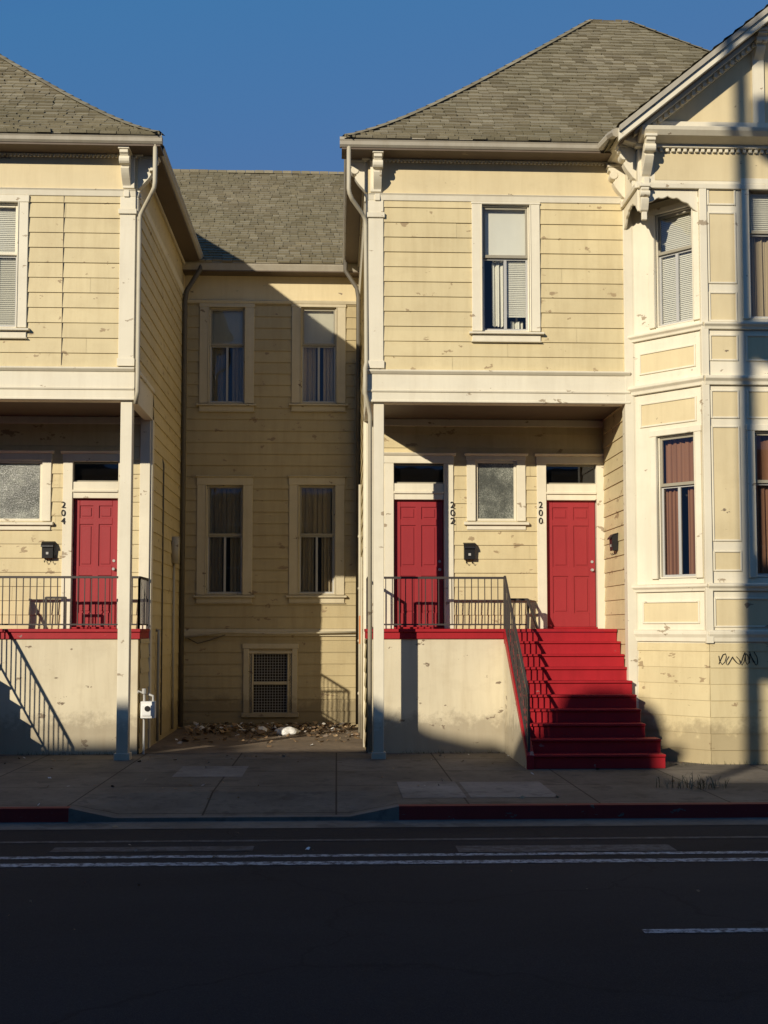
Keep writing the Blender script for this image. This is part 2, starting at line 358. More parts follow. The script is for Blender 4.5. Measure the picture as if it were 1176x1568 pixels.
def railing(mb,a,b_,h=.82,sp=.105,bw=.014,posts=True,low=.07):
    a=Vector(a);b_=Vector(b_); L=(Vector((b_.x,b_.y,0))-Vector((a.x,a.y,0))).length
    up=Vector((0,0,h)); mb.bar(a+up,b_+up,.036); lo=Vector((0,0,low)); mb.bar(a+lo,b_+lo,.024)
    n=max(2,int(L/sp))
    for i in range(1,n):
        p=a.lerp(b_,i/n); j=Vector((random.uniform(-.004,.004),0,0)); mb.bar(p+lo+j,p+up,bw)
    if posts:
        for p in(a,b_): mb.bar(p-Vector((0,0,.02)),p+up+Vector((0,0,.01)),.034)
# ------------------------------------------------------------------ key dimensions
F0=FY(0.0); P=1.70; YR=5.7; YB=.80; OV=.45
FP=FY(P); FR=FY(YR); FBW=FY(YB)
z0v=lambda v,u=600: Zat(u,v,0)
ZE=Zat(400,207,-OV)
ZBT,ZBB=z0v(568),z0v(617)
ZFR0,ZFR1=z0v(308),z0v(298)
ZDN=z0v(237)
DECK=1.97
LX=Xat(207,430,0); RX=Xat(564,430,0)
LE=LX+.42; RE=RX-.38
PRX=4.53
CEIL=ZBB+.05
def roofz(d): return .92*d-.3*(1-math.exp(-d/.9))
def roofz_r(d): return 1.0*d-.36*(1-math.exp(-d/1.0))
def shingle_front(b,x0,x1,y0,z0,dmax,kl,kr,f=roofz,course=.165,wid=.21):
    """shingled slope rising towards +y from eave y0; x limits close in by kl,kr per metre"""
    S=b('roof_shingles','shingle'); d=0.0
    Un=b('roof_deck','shingle'); ds=[dmax*i/14 for i in range(15)]
    for i in range(14):
        a,c=ds[i],ds[i+1]
        Un.quad((x0+kl*a,y0+a,z0+f(a)-.01),(x1-kr*a,y0+a,z0+f(a)-.01),(x1-kr*c,y0+c,z0+f(c)-.01),(x0+kl*c,y0+c,z0+f(c)-.01))
    while d<dmax:
        sl=(f(d+.01)-f(d))/.01; L=math.hypot(1,sl); dd=course/L; e=(1+0.35)*dd
        nx=-sl/L; nz=1/L
        xa,xb=x0+kl*d,x1-kr*d
        x=xa-random.uniform(0,wid)
        while x<xb:
            w=wid*random.uniform(.6,1.25); p0=max(x,xa); p1=min(x+w-.008,xb); x+=w
            if p1-p0<.03: continue
            l=.030+random.uniform(0,.022); du=random.uniform(-.022,.022)
            da=d-du; db=min(d+e,dmax)
            A=(p0,y0+da+nx*l,z0+f(max(da,0))+nz*l); B=(p1,y0+da+nx*l,z0+f(max(da,0))+nz*l)
            q0_=min(max(p0,x0+kl*db),x1-kr*db); q1_=max(min(p1,x1-kr*db),q0_)
            C=(q1_,y0+db,z0+f(db)+.004); D=(q0_,y0+db,z0+f(db)+.004)
            E=(p0,y0+da,z0+f(max(da,0))-.002); G=(p1,y0+da,z0+f(max(da,0))-.002)
            S.add([A,B,C,D,E,G],[(0,1,2,3),(0,4,5,1),(0,3,4),(1,5,2)])
        d+=dd
def hipcaps(b,p,q_fn,dmax):
    S=b('roof_hip_caps','shingle'); d=0
    while d<dmax:
        A=Vector(q_fn(d)); B=Vector(q_fn(min(dmax,d+.24))); t=(B-A)
        side=Vector((t.y,-t.x,0)).normalized()*.11
        l=Vector((0,0,.055)); dn=Vector((0,0,-.05))
        S.add([A+l,B+l-Vector((0,0,.02)),A+side+dn+l,B+side+dn+l,A-side+dn+l,B-side+dn+l],[(0,1,3,2),(0,4,5,1)]); d+=.17
def gutter(b,F,a0,a1,n,z,mat='gutter'):
    b('gutter','gutter').prism(F,a0,a1,[(n-.13,z-.13),(n-.05,z-.14),(n-.02,z-.11),(n-.012,z-.06),(n,z-.04),(n,z),(n-.012,z),(n-.02,z-.03),(n-.13,z-.03)])
def eave(b,F,a0,a1,ov,corner0=False,corner1=False,dent=True):
    gutter(b,F,a0-(ov if corner0 else 0),a1+(ov if corner1 else 0),ov,ZE)
    A0=a0-(ov-.03 if corner0 else 0); A1=a1+(ov-.03 if corner1 else 0)
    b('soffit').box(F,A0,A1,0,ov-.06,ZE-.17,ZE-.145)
    T=b('trim')
    T.prism(F,a0-.1*corner0,a1+.1*corner1,[(0,ZDN-.10),(.05,ZDN-.10),(.06,ZDN-.05),(.11,ZDN-.02),(.12,ZDN+.01),(0,ZDN+.01)])
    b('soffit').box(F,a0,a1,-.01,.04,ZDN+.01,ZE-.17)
    if dent:
        x=a0+.02
        while x<a1: b('dentils','trim').box(F,x,x+.03,.045,.075,ZDN-.145,ZDN-.10); x+=.06
    b('frieze','flat').box(F,a0,a1,-.02,.012,ZFR1,ZDN-.10)
    T.prism(F,a0-.0,a1+.0,[(0,ZFR0),(.03,ZFR0),(.05,ZFR1-.02),(.07,ZFR1),(0,ZFR1+.01)])
def band(b,F,a0,a1):
    T=b('trim')
    T.box(F,a0,a1,-.16,.045,ZBB,ZBT-.06)
    T.prism(F,a0-.0,a1+.0,[(-.02,ZBT-.06),(.055,ZBT-.06),(.095,ZBT-.02),(.095,ZBT),(-.02,ZBT+.03)])
    T.prism(F,a0,a1,[(.045,ZBB+.16),(.06,ZBB+.16),(.07,ZBB+.19),(.045,ZBB+.20)])
    T.prism(F,a0,a1,[(.045,ZBB+.005),(.06,ZBB+.005),(.06,ZBB+.035),(.045,ZBB+.045)])
def cornerboard(b,F,a0,a1,z0,z1,n=.035):
    T=b('trim'); T.box(F,a0,a1,-.02,n,z0,z1); T.box(F,a0-.02,a1+.02,-.02,n+.03,z1-.28,z1-.2); T.box(F,a0-.015,a1+.015,-.02,n+.02,z0,z0+.12)
def post(b,x0,x1,y0,y1,z0,z1):
    F=FY(y0); b('trim').box(F,x0,x1,-(y1-y0),0,z0+.04,z1); b('trim').box(F,x0-.03,x1+.03,-(y1-y0)-.03,.03,z0-.02,z0+.10)
def stairs(b,xl,xr,wide=0):
    n=10; rise=DECK/n; run=.24; R=b('red')
    for i in range(1,n):
        yt=YB-run*i; zt=DECK-rise*i; xr2=xr+(wide if i>=n-2 else 0)
        FF=FY(yt)
        R.box(FF,xl,xr2,-(run+.02),0,0 if i==n-1 else zt-rise-.02,zt-.035)
        R.box(FF,xl-.0,xr2+.0,-(run+.015),.03,zt-.034,zt+random.uniform(0,.004))
    yb=YB-run*(n-1)
    FS=Frame((xl-.10,0,0),(0,1,0),(1,0,0))
    b('stucco').plate(FS,[(YB-.01,-.02),(YB-.01,DECK-.24),(YB-.10,DECK-.24),(yb-.02,rise*.6),(yb-.02,-.02)],0,.095)
    b('red').plate(FS,[(YB-.01,DECK-.24),(YB-.01,DECK),(YB-.06,DECK),(yb-.05,rise*1.0),(yb-.05,-.01),(yb-.02,-.01),(yb-.02,rise*.6),(YB-.10,DECK-.24)],-.004,.0995)
# ------------------------------------------------------------------ LEFT HOUSE
LH=Bld('victorian_house')
XL0=-12.4
F=F0
wl=F.rect(-46,27,310,502)
siding(LH('siding'),F,XL0,LX-.2,ZBT,ZFR0,[wl,(-9.6,-8.8,wl[2],wl[3])],zref=ZBT)
window(LH,F,wl,up='blind',lo='blind',split=.6,ch=ZFR0-wl[3]-.002,sash='trim')
window(LH,F,(-9.6,-8.8,wl[2],wl[3]),up='blind',lo='curtain',ch=ZFR0-wl[3]-.002,sash='trim')
eave(LH,F,XL0,LX,OV,corner1=True)
cornerboard(LH,F,LX-.24,LX,ZBT+.03,ZFR0)
band(LH,F,XL0,LX+.02)
LH('trim').box(F,LX-.20,LX-.02,.02,.06,ZFR1+.02,ZDN-.12)
bracket(LH('trim'),F,LX-.14,.13,ZE-.20,.34,.52)
FLS=Frame((LX,0,0),(0,1,0),(1,0,0))
siding(LH('siding'),FLS,.0,YR,ZBT,ZFR0,zref=ZBT)
siding(LH('siding'),FLS,P+.18,YR,0,ZBT-.001,zref=ZBT)
LH('trim').box(FLS,.0,.16,-.02,.034,ZBT,ZFR0)
LH('trim').box(FLS,P,P+.18,-.02,.034,0,ZBB+.02)
LH('trim').box(FLS,.16,P,-.12,.03,ZBB,ZBT-.05)
LH('trim').box(FLS,-.02,P,-.02,.06,ZBT-.05,ZBT+.02)
eave(LH,FLS,0,YR,OV-.03,corner0=False)
bracket(LH('trim'),FLS,.10,.13,ZE-.20,.32,.50)
# porch
doorL=FP.rect(110,180,763,962); trL=FP.rect(110,180,707,738); wpl=FP.rect(-20,65,705,798)
xd0,xd1=doorL[0],doorL[1]
zdt=doorL[3]; ztb,ztt=trL[2],trL[3]
def porch_wall(b,a0,a1,doors,wins):
    holes=[(d[0],d[1],DECK,ztt) for d in doors]+list(wins)
    siding(b('siding'),FP,a0,a1,DECK,CEIL,holes,zref=ZBT)
    T=b('trim')
    for d in doors:
        x0,x1=d
        for q in((x0-.16,x0),(x1,x1+.16)): T.box(FP,q[0],q[1],-.12,.04,DECK,ztt)
        T.box(FP,x0-.17,x1+.17,-.02,.045,ztt,ztt+.13)
        T.prism(FP,x0-.20,x1+.20,[(0,ztt+.13),(.06,ztt+.13),(.09,ztt+.17),(0,ztt+.19)])
        T.box(FP,x0,x1,-.12,.02,zdt,ztb)
        T.box(FP,x0,x1,.02,.05,zdt+.10,zdt+.14)
        b('red').box(FP,x0,x1,-.12,.03,DECK,DECK+.03)
        door(b,FP,x0+.012,x1-.012,DECK+.031,zdt-.003)
        G=b('window_dglass','dglass'); G.quad(FP.p(x0,-.07,ztb),FP.p(x1,-.07,ztb),FP.p(x1,-.07,ztt),FP.p(x0,-.07,ztt))
        I=b('interior'); I.box(FP,x0-.1,x1+.1,-.6,-.13,DECK,ztt+.1)
        S=b('sash_sash','sash'); S.box(FP,x0,x1,-.09,-.05,ztb,ztb+.03); S.box(FP,x0,x1,-.09,-.05,ztt-.03,ztt)
    for w in wins:
        T.box(FP,w[0]-.15,w[0],-.02,.04,w[2],w[3]);T.box(FP,w[1],w[1]+.15,-.02,.04,w[2],w[3])
        T.box(FP,w[0]-.16,w[1]+.16,-.02,.045,w[3],ztt+.13)
        T.prism(FP,w[0]-.19,w[1]+.19,[(0,ztt+.13),(.06,ztt+.13),(.09,ztt+.17),(0,ztt+.19)])
        T.prism(FP,w[0]-.20,w[1]+.20,[(-.02,w[2]-.07),(.09,w[2]-.07),(.09,w[2]-.03),(-.02,w[2])]); T.box(FP,w[0]-.15,w[1]+.15,-.02,.04,w[2]-.15,w[2]-.071)
        S=b('sash_trim','trim'); k=.045
        S.box(FP,w[0],w[0]+k,-.06,-.01,w[2],w[3]);S.box(FP,w[1]-k,w[1],-.06,-.01,w[2],w[3]);S.box(FP,w[0]+k,w[1]-k,-.06,-.011,w[2],w[2]+k);S.box(FP,w[0]+k,w[1]-k,-.06,-.011,w[3]-k,w[3])
        b('obscure_glass','obscure').quad(FP.p(w[0],-.04,w[2]),FP.p(w[1],-.04,w[2]),FP.p(w[1],-.04,w[3]),FP.p(w[0],-.04,w[3]))
    b('trim').box(FP,a0,a1,-.01,.03,CEIL-.12,CEIL)
porch_wall(LH,XL0,LX-.16,[(xd0,xd1),(-9.3,-8.45)],[wpl])
LH('trim').box(FP,LX-.17,LX,-.02,.036,0,CEIL)
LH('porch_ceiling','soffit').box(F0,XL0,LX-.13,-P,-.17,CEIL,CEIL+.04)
post(LH,Xat(181,900,0),Xat(199,900,0),.0,.17,0,ZBB)
SX=-5.66
LH('red').box(FBW,SX,LX+.02,-(P-YB),.03,DECK-.05,DECK)
LH('red').box(FBW,SX,LX+.01,-(P-YB),.0,DECK-.16,DECK-.051)
LH('stucco').box(FBW,SX,LX-.02,-.12,-.03,-.02,DECK-.161)
siding(LH('siding'),FLS,YB+.03,P,0,DECK-.16,zref=ZBT)
stairs(LH,-7.5,SX-.0)
LH('red').box(FBW,XL0,SX-.001,-(P-YB),.028,DECK-.05,DECK-.001)
LH('stucco').box(FBW,XL0,-7.6,-.12,-.03,-.02,DECK-.05)
LR=Bld('porch_railing'); I=LR('iron')
railing(I,(SX+.05,YB+.05,DECK),(LX-.02,YB+.05,DECK)); railing(I,(LX-.02,YB+.05,DECK),(LX-.02,P-.02,DECK))
railing(I,(SX-.02,YB,DECK),(SX-.02,YB-.24*9,.2),h=.86)
q0=Xat(70,940,1.1);q1=Xat(100,940,1.1)
railing(I,(q0,1.1,DECK),(q1,1.1,DECK),h=.5)
LR.finish()
shingle_front(LH,XL0-.45,LE,-OV-.02,ZE-.02,5.0,1,1)
hipcaps(LH,None,lambda d:(LE-d,-OV-.02+d,ZE-.02+roofz(d)),5.0)
def sideplane(b,xe,sgn,y0,y1,f=roofz):
    S=b('roof_side','shingle')
    for i in range(10):
        a,c=.5*i,.5*(i+1)
        S.quad((xe-sgn*a,y0+a,ZE-.03+f(a)),(xe-sgn*a,y1,ZE-.03+f(a)),(xe-sgn*c,y1,ZE-.03+f(c)),(xe-sgn*c,y0+c,ZE-.03+f(c)))
sideplane(LH,LE,1,-OV-.02,12)
xs=Xat(96,430,0); LH('soffit').box(F0,xs,xs+.006,.0,.024,ZBT+.04,ZFR0)
pp=LH('pipe')
pp.tube([(LE-.08,-.36,ZE-.12),(LE-.08,-.36,ZE-.72),(LE-.09,-.35,ZE-.80),(LE-.14,-.30,ZE-.88),(LX+.12,-.06,ZE-1.04),(LX+.07,-.03,ZE-1.12),(LX+.06,-.02,ZE-1.24),(LX+.06,-.02,ZBT+.12),(LX+.08,-.13,ZBT),(LX+.08,-.13,ZBB+.12),(LX+.04,-.06,ZBB-.05)],.034)
dp=LH('dpipe')
y=YR-.35
dp.tube([(LE-.05,y,ZE-.12),(LE-.05,y,ZE-.3),(LX+.10,y,ZE-.75),(LX+.07,y,ZE-.95),(LX+.07,y,.05)],.05)
pp.tube([(LX+.06,2.4,0.05),(LX+.06,2.4,1.85),(LX+.06,2.46,1.93),(LX-.02,2.5,1.95)],.026); dp.tube([(LX+.03,3.0,.1),(LX+.03,3.0,4.9),(LX+.0,3.0,5.0)],.014)
pp.tube([(LX+.05,4.32,.1),(LX+.05,4.32,3.25)],.024)
LH('conduit_box','pipe').box(FLS,4.2,4.45,.02,.14,3.2,3.7)
# ------------------------------------------------------------------ RIGHT HOUSE
RH=Bld('victorian_house')
RH.e.name='victorian_house.001'
BX0=4.60; BX1=5.47; BY=-.9; BX2=BX1+2.36; BX3=BX2+.87; XR1=10.2
wr=F0.rect(738,811,314,508)
siding(RH('siding'),F0,RX+.2,BX0-.08,ZBT,ZFR0,[wr],zref=ZBT)
window(RH,F0,wr,up='shade',lo='halfblind',ch=ZFR0-wr[3]-.002,sash='sash')
eave(RH,F0,RX,BX0-.1,OV,corner0=True)
cornerboard(RH,F0,RX,RX+.235,ZBT+.03,ZFR0)
RH('trim').box(F0,RX+.03,RX+.20,.02,.06,ZFR1+.02,ZDN-.12)
bracket(RH('trim'),F0,RX+.14,.13,ZE-.20,.34,.52)
band(RH,F0,RX-.02,BX0-.04)
FRS=Frame((RX,0,0),(0,1,0),(-1,0,0))
siding(RH('siding'),FRS,0,YR,ZBT,ZFR0,zref=ZBT)
siding(RH('siding'),FRS,P+.18,YR,0,ZBT-.001,zref=ZBT)
siding(RH('siding'),FRS,YB+.03,P,0,DECK-.16,zref=ZBT)
RH('trim').box(FRS,.0,.16,-.02,.034,ZBT,ZFR0)
RH('trim').box(FRS,P,P+.18,-.02,.034,0,ZBB+.02)
RH('trim').box(FRS,.16,P,-.12,.03,ZBB,ZBT-.05)
RH('trim').box(FRS,-.02,P,-.02,.06,ZBT-.05,ZBT+.02)
eave(RH,FRS,0,YR,OV-.07,corner0=False)
bracket(RH('trim'),FRS,.10,.13,ZE-.20,.30,.50)
d1=FP.rect(603,680,763,962); d2=FP.rect(837,914,763,962); wpr=FP.rect(728,791,705,798)
porch_wall(RH,RX+.16,PRX,[(d1[0],d1[1]),(d2[0],d2[1])],[wpr])
RH('trim').box(FP,RX,RX+.17,-.02,.036,0,CEIL)
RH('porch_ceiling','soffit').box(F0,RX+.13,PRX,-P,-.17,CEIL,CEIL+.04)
FPS=Frame((PRX,0,0),(0,1,0),(-1,0,0))
siding(RH('siding'),FPS,0,P,DECK,CEIL,zref=ZBT)
siding(RH('siding'),FPS,0,P,0,DECK,zref=ZBT)
post(RH,Xat(572,900,0),Xat(588,900,0),.0,.16,0,ZBB)
RH('red').box(FBW,RX-.02,PRX-.025,-(P-YB),.03,DECK-.05,DECK)
RH('red').box(FBW,RX-.01,2.68,-(P-YB),.0,DECK-.16,DECK-.051)
RH('stucco').box(FBW,RX+.02,2.70,-.12,-.03,-.02,DECK-.161)
RH('red').box(FBW,2.68,PRX-.025,-.1,.0,DECK-.22,DECK-.051)
stairs(RH,2.78,PRX-.026,wide=.16)
RR=Bld('porch_railing'); RR.e.name='porch_railing.001'; I=RR('iron')
railing(I,(RX+.2,YB+.05,DECK),(2.70,YB+.05,DECK)); railing(I,(RX+.03,YB+.05,DECK),(RX+.03,P-.02,DECK))
railing(I,(2.70,YB+.0,DECK),(2.72,YB-.24*9+.02,.2),h=.84,sp=.12)
railing(I,(2.80,YB+.3,DECK),(3.12,YB+.3,DECK),h=.48,sp=.09); I.bar((3.12,YB+.3,DECK+.48),(3.24,YB+.1,DECK),.03)
RR.finish()
# bay window
FC=Frame((BX0,0,0),(BX1-BX0,BY,0),(BY,-(BX1-BX0),0)); LC=math.hypot(BX1-BX0,BY)
FB=Frame((BX1,BY,0),(1,0,0),(0,-1,0)); LB=BX2-BX1
FC2=Frame((BX2,BY,0),(BX3-BX2,-BY,0),(-BY,-(BX3-BX2),0))
zb=lambda v:FB.at(1110,v)[1]
T=RH('trim')
ZT=zb(290)
wu=FC.rect(1004,1062,322,497); wlow=FC.rect(1008,1066,665,886)
fu0=FB.at(1147,400)[0]
fu=(fu0,LB-fu0,wu[2],wu[3]+.28); fl=(fu0+.02,LB-fu0-.02,wlow[2],wlow[3])
zlow=zb(985)
for FF,LL,hs in((FC,LC,[wu,wlow]),(FB,LB,[fu,fl]),(FC2,LC,[(LC-wu[1],LC-wu[0],wu[2],wu[3]),(LC-wlow[1],LC-wlow[0],wlow[2],wlow[3])])):
    flat(T,FF,0,LL,zlow,ZT,hs)
    siding(RH('siding'),FF,0,LL,0,zlow,zref=ZBT,lap=.012,step=.24)
    for zz,hh,dn in((zb(505),.10,.09),(zb(590),.13,.10),(zb(905),.10,.08),(zb(983),.16,.06)):
        T.prism(FF,-.02,LL+.02,[(-.02,zz),(dn*.5,zz),(dn*.6,zz+hh*.4),(dn,zz+hh*.7),(dn,zz+hh),(-.02,zz+hh+.03)])
    for w in hs:
        window(RH,FF,w,cw=.11,ch=.09,up='blind' if w[3]>7 else 'fcurtain',lo='blind' if (w[3]>7 and FF is FC) else 'curtain',sill=False,sash='sash',split=.66,cur='rcurtain' if w[3]<7 else 'curtain',room=.55,glass='glass')
    m0,m1=(.14,LL-.14)
    if FF is not FB:
        for va_,vb_ in((527,556),(607,640),(922,952)):
            panel(RH,FF,m0+.03,m1-.03,zb(vb_),zb(va_))
    else:
        for side in(0,1):
            a0,a1=(.10,fu0-.22) if not side else (LL-fu0+.22,LL-.10)
            for va_,vb_ in((288,312),(328,432),(450,490),(515,550),(600,638),(655,826),(846,872)):
                panel(RH,FF,a0,a1,zb(vb_),zb(va_))
        for va_,vb_ in((515,550),(600,638)): panel(RH,FF,fu0-.05,LL-fu0+.05,zb(vb_),zb(va_))
        panel(RH,FF,.10,LL-.1,zb(958),zb(918))
for p in((BX0,0),(BX1,BY),(BX2,BY),(BX3,0)):
    T.box(FY(p[1]),p[0]-.055,p[0]+.055,-.05,.045,0 if p[0]<5 else zlow,ZT)
T.box(F0,BX0-.12,BX0+.02,-.15,.05,0,ZT)
C0=BX0-.10; C1=BX3+.1; FBt=Frame((0,BY,0),(1,0,0),(0,-1,0))
ZC=Zat(1060,230,BY)
T.box(FBt,C0,C1,BY-.0,.02,ZT,ZC)
RH('frieze','flat').box(FBt,C0+.25,C1-.25,.0,.026,ZT+.12,ZC-.06)
T.prism(FBt,C0-.03,C1+.03,[(.0,ZT-.01),(.05,ZT-.01),(.06,ZT+.06),(.0,ZT+.10)])
FBl=Frame((C0,0,0),(0,-1,0),(-1,0,0))
T.prism(FBl,0,-BY+.03,[(.0,ZT-.008),(.05,ZT-.008),(.06,ZT+.06),(.0,ZT+.10)])
RH('soffit').box(FBt,C0+.01,C1-.01,BY+.01,.0,ZT-.012,ZT-.002)
def scallop(F,a0,a1,zt,flip=1):
    n=26; pts=[(a0,zt),(a1,zt)]
    for i in range(n+1):
        t=1-i/n; s=a0+(a1-a0)*t
        e=min(t,1-t)*2
        dz=.10+.24*(1-e)**2.2+.03*abs(math.sin(t*math.pi*6))
        pts.append((s,zt-dz))
    T.plate(F,pts,-.03,.01)
scallop(FBl,.05,-BY,ZT-.01)
scallop(Frame((C0,BY+.02,0),(1,0,0),(0,-1,0)),0,BX1-C0-.06,ZT-.01)
bracket(T,FBt,C0+.08,.12,ZT-.02-.0,.12,.36)
GX=(BX1+BX2)/2; GE=Xat(948,190,-1.38); GZ=Zat(948,196,-1.38)
slope=(Zat(1176,10,-1.38)-Zat(948,192,-1.38))/(Xat(1176,10,-1.38)-GE)
GA=GZ+slope*(GX-GE)
x=C0+.05
while x<C1: RH('dentils','trim').box(FBt,x,x+.05,.02,.075,ZC-.055,ZC); x+=.09
T.box(FBt,C0-.05,C1+.05,.0,.10,ZC,ZC+.05)
T.prism(FBt,C0-.02,C1+.02,[(.0,ZC+.05),(.12,ZC+.05),(.30,ZC+.10),(.36,ZC+.16),(.38,ZC+.21),(.0,ZC+.26)])
T.prism(FBl,0,-BY+.1,[(.0,ZC+.048),(.06,ZC+.048),(.22,ZC+.10),(.28,ZC+.16),(.30,ZC+.205),(.0,ZC+.255)])
bracket(T,FBt,C0+.12,.14,ZC+.06,.34,.5); bracket(T,FBl,.75,.14,ZC+.06,.26,.5); bracket(T,FBl,.08,.14,ZC+.02,.26,.5)
RH('frieze','flat').plate(FBt,[(C0+.1,ZC+.2),(C1-.1,ZC+.2),(GX,GA-.15)],-.05,.03)
for xx in (FBt.at(1159,130)[0],2*GX-FBt.at(1159,130)[0]):
    T.box(FBt,xx-.09,xx+.09,.02,.07,ZC+.26,GZ+slope*(min(xx,2*GX-xx)-GE)-.25)
    bracket(T,FBt,xx,.14,GZ+slope*(min(xx,2*GX-xx)-GE)-.22,.30,.40)
T.box(FBt,C0,C1,.02,.10,ZC+.27,ZC+.40)
def rake(n0,n1,off0,off1,part,mat,x0=0.0):
    for sg in(1,-1):
        f=lambda x,o:(GX-sg*(GX-x),GZ+slope*(x-GE)+o)
        RH(part,mat).plate(FBt,[f(GE+x0,off0),f(GX,off0),f(GX,off1),f(GE+x0,off1)],n0,n1)
rake(.40,.48,-.18,.02,'trim','trim'); rake(.48,.52,-.06,.03,'gutter','gutter')
rake(.0,.40,-.16,-.12,'soffit','soffit',.1); rake(.02,.12,-.34,-.16,'trim','trim',.35); rake(.12,.20,-.24,-.16,'trim','trim',.3)
x=GE+.5
while x<GX:
    for sg in(1,-1):
        xx=GX-sg*(GX-x); z=GZ+slope*(x-GE)
        RH('dentils','trim').box(FBt,xx,xx+.05,.12,.165,z-.31,z-.245)
    x+=.085
for sg in(1,-1):
    e=(GX-sg*(GX-GE)); S=RH('roof_gable','shingle')
    a=Vector((e,-1.42,GZ+.03));bq=Vector((GX,-1.42,GA+.03)); back=Vector((0,5.6,0))
    S.quad(a,bq,bq+back,a+back)
    nrow=16
    for i in range(nrow):
        p=a.lerp(bq,i/nrow); q=a.lerp(bq,min(1,(i+1.3)/nrow)); y=0
        while y<5.5:
            w=random.uniform(.15,.28); l=Vector((-sg*.02,0,.03))
            S.add([p+l+Vector((0,y,0)),p+l+Vector((0,y+w-.01,0)),q+Vector((0,y+w-.01,.005)),q+Vector((0,y,.005))],[(0,1,2,3)]); y+=w
RH('gutter').tube([(BX0-.55,-OV-.0,ZE-.09),(GE+.02,-.75,ZE-.05),(GE-.02,-1.3,GZ-.03)],.065)
RH('trim').box(F0,BX3,XR1,-.02,.01,0,ZE-.1)
shingle_front(RH,RE,XR1+.4,-OV-.02,ZE-.02,4.85,1,1.0,f=roofz_r)
hipcaps(RH,None,lambda d:(RE+d,-OV-.02+d,ZE-.02+roofz_r(d)),4.85)
hipcaps(RH,None,lambda d:(XR1+.4-d,-OV-.02+d,ZE-.02+roofz_r(d)),4.85)
sideplane(RH,RE,-1,-OV-.02,12,roofz_r)
pp=RH('pipe')
pp.tube([(RE+.07,-.38,ZE-.12),(RE+.07,-.38,ZE-.78),(RE+.08,-.37,ZE-.85),(RE+.12,-.33,ZE-.93),(RX-.10,-.08,ZE-1.06),(RX-.05,-.03,ZE-1.14),(RX-.04,-.02,ZE-1.25),(RX-.03,-.04,ZBT+.12),(RX-.05,-.14,ZBT),(RX-.05,-.14,ZBB+.12),(RX+.0,-.05,ZBB-.06),(RX+.03,.03,ZBB-.2),(RX+.03,.03,.1)],.034)
dp=RH('dpipe')
dp.tube([(RE+.06,YR-.5,ZE-.12),(RE+.06,YR-.5,ZE-.35),(RX-.09,YR-.5,ZE-.7),(RX-.06,YR-.5,ZE-.9),(RX-.06,YR-.5,.1)],.045)
pp.tube([(RX-.06,3.4,.1),(RX-.06,3.4,4.6)],.026); pp.tube([(RX-.05,2.2,.1),(RX-.05,2.2,3.2)],.02)
for k in range(4): pp.tube([(RX-.06,3.38,.8+.95*k),(RX-.06,3.42,.8+.95*k)],.04)
RH('label','orange').box(FRS,2.9,3.2,.03,.08,1.7,2.2)
G=RH('graffiti','black')
g0,gz_=FB.at(1100,1018); g1=FB.at(1158,1018)[0]
rg=random.Random(5)
x=g0
while x<g1:
    w=rg.uniform(.07,.14); h=rg.uniform(.10,.20); k=rg.uniform(0,6)
    pts=[(x+w*(.5+.5*math.sin(t*.8+k)),gz_+h*(.5+.5*math.cos(t*1.05+k*2))+rg.uniform(-.01,.01)) for t in range(9)]
    G.tube([FB.p(p[0],.020,p[1]) for p in pts],.006,5); x+=w*.95
# ------------------------------------------------------------------ REAR HOUSE
BH=Bld('rear_house')
wins=[]
for (u0,u1,v0,v1,k) in((320,375,471,618,0),(461,515,471,618,1),(316,372,743,911,2),(457,513,743,911,3)):
    wins.append((FR.rect(u0,u1,v0,v1),k))
vent=FR.rect(388,440,1001,1091)
zr=lambda v:FR.at(415,v)[1]
ZRF=zr(466)
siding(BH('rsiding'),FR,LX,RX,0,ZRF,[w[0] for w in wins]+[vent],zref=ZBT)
for w,k in wins:
    top=ZRF-w[3]+.001 if k<2 else .15
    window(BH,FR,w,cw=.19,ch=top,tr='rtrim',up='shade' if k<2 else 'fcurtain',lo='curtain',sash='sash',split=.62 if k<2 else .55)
    if k>=2: BH('rtrim').prism(FR,w[0]-.22,w[1]+.22,[(0,w[3]+.15),(.06,w[3]+.15),(.09,w[3]+.18),(0,w[3]+.20)])
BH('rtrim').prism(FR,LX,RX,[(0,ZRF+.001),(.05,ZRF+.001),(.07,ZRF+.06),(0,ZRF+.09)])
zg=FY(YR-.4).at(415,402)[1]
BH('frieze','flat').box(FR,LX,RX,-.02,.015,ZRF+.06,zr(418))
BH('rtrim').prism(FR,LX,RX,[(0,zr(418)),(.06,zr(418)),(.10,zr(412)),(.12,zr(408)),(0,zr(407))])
x=LX+.1
while x<RX: BH('rtrim').box(FR,x,x+.05,.015,.05,zr(418)-.07,zr(418)-.01); x+=.1
BH('soffit').box(FR,LX,RX,0,.36,zg-.17,zg-.14)
BH('gutter').prism(FR,LX,RX,[(.28,zg-.15),(.36,zg-.15),(.40,zg-.05),(.41,zg),(.39,zg),(.28,zg-.02)])
BH('rtrim').prism(FR,LX,RX,[(0,zr(974)),(.06,zr(974)),(.06,zr(966)),(0,zr(962))])
BH('pipe').tube([(LX+.1,YR-.12,zr(976)),(LX+.9,YR-.12,zr(968)),(-1.2,YR-.12,zr(970)),(RX-.1,YR-.12,zr(968))],.022)
BH('dpipe').tube([FR.p(LX+.1,.06,zr(975)),FR.p(LX+.35,.06,zr(985)),FR.p(LX+.6,.06,zr(980)),FR.p(LX+.9,.06,zr(972))],.01,6)
a0,a1,z0,z1=vent; T2=BH('rtrim'); cw=.20
T2.box(FR,a0-cw,a0-.09,-.02,.05,z0,z1+.1);T2.box(FR,a1+.09,a1+cw,-.02,.05,z0,z1+.1)
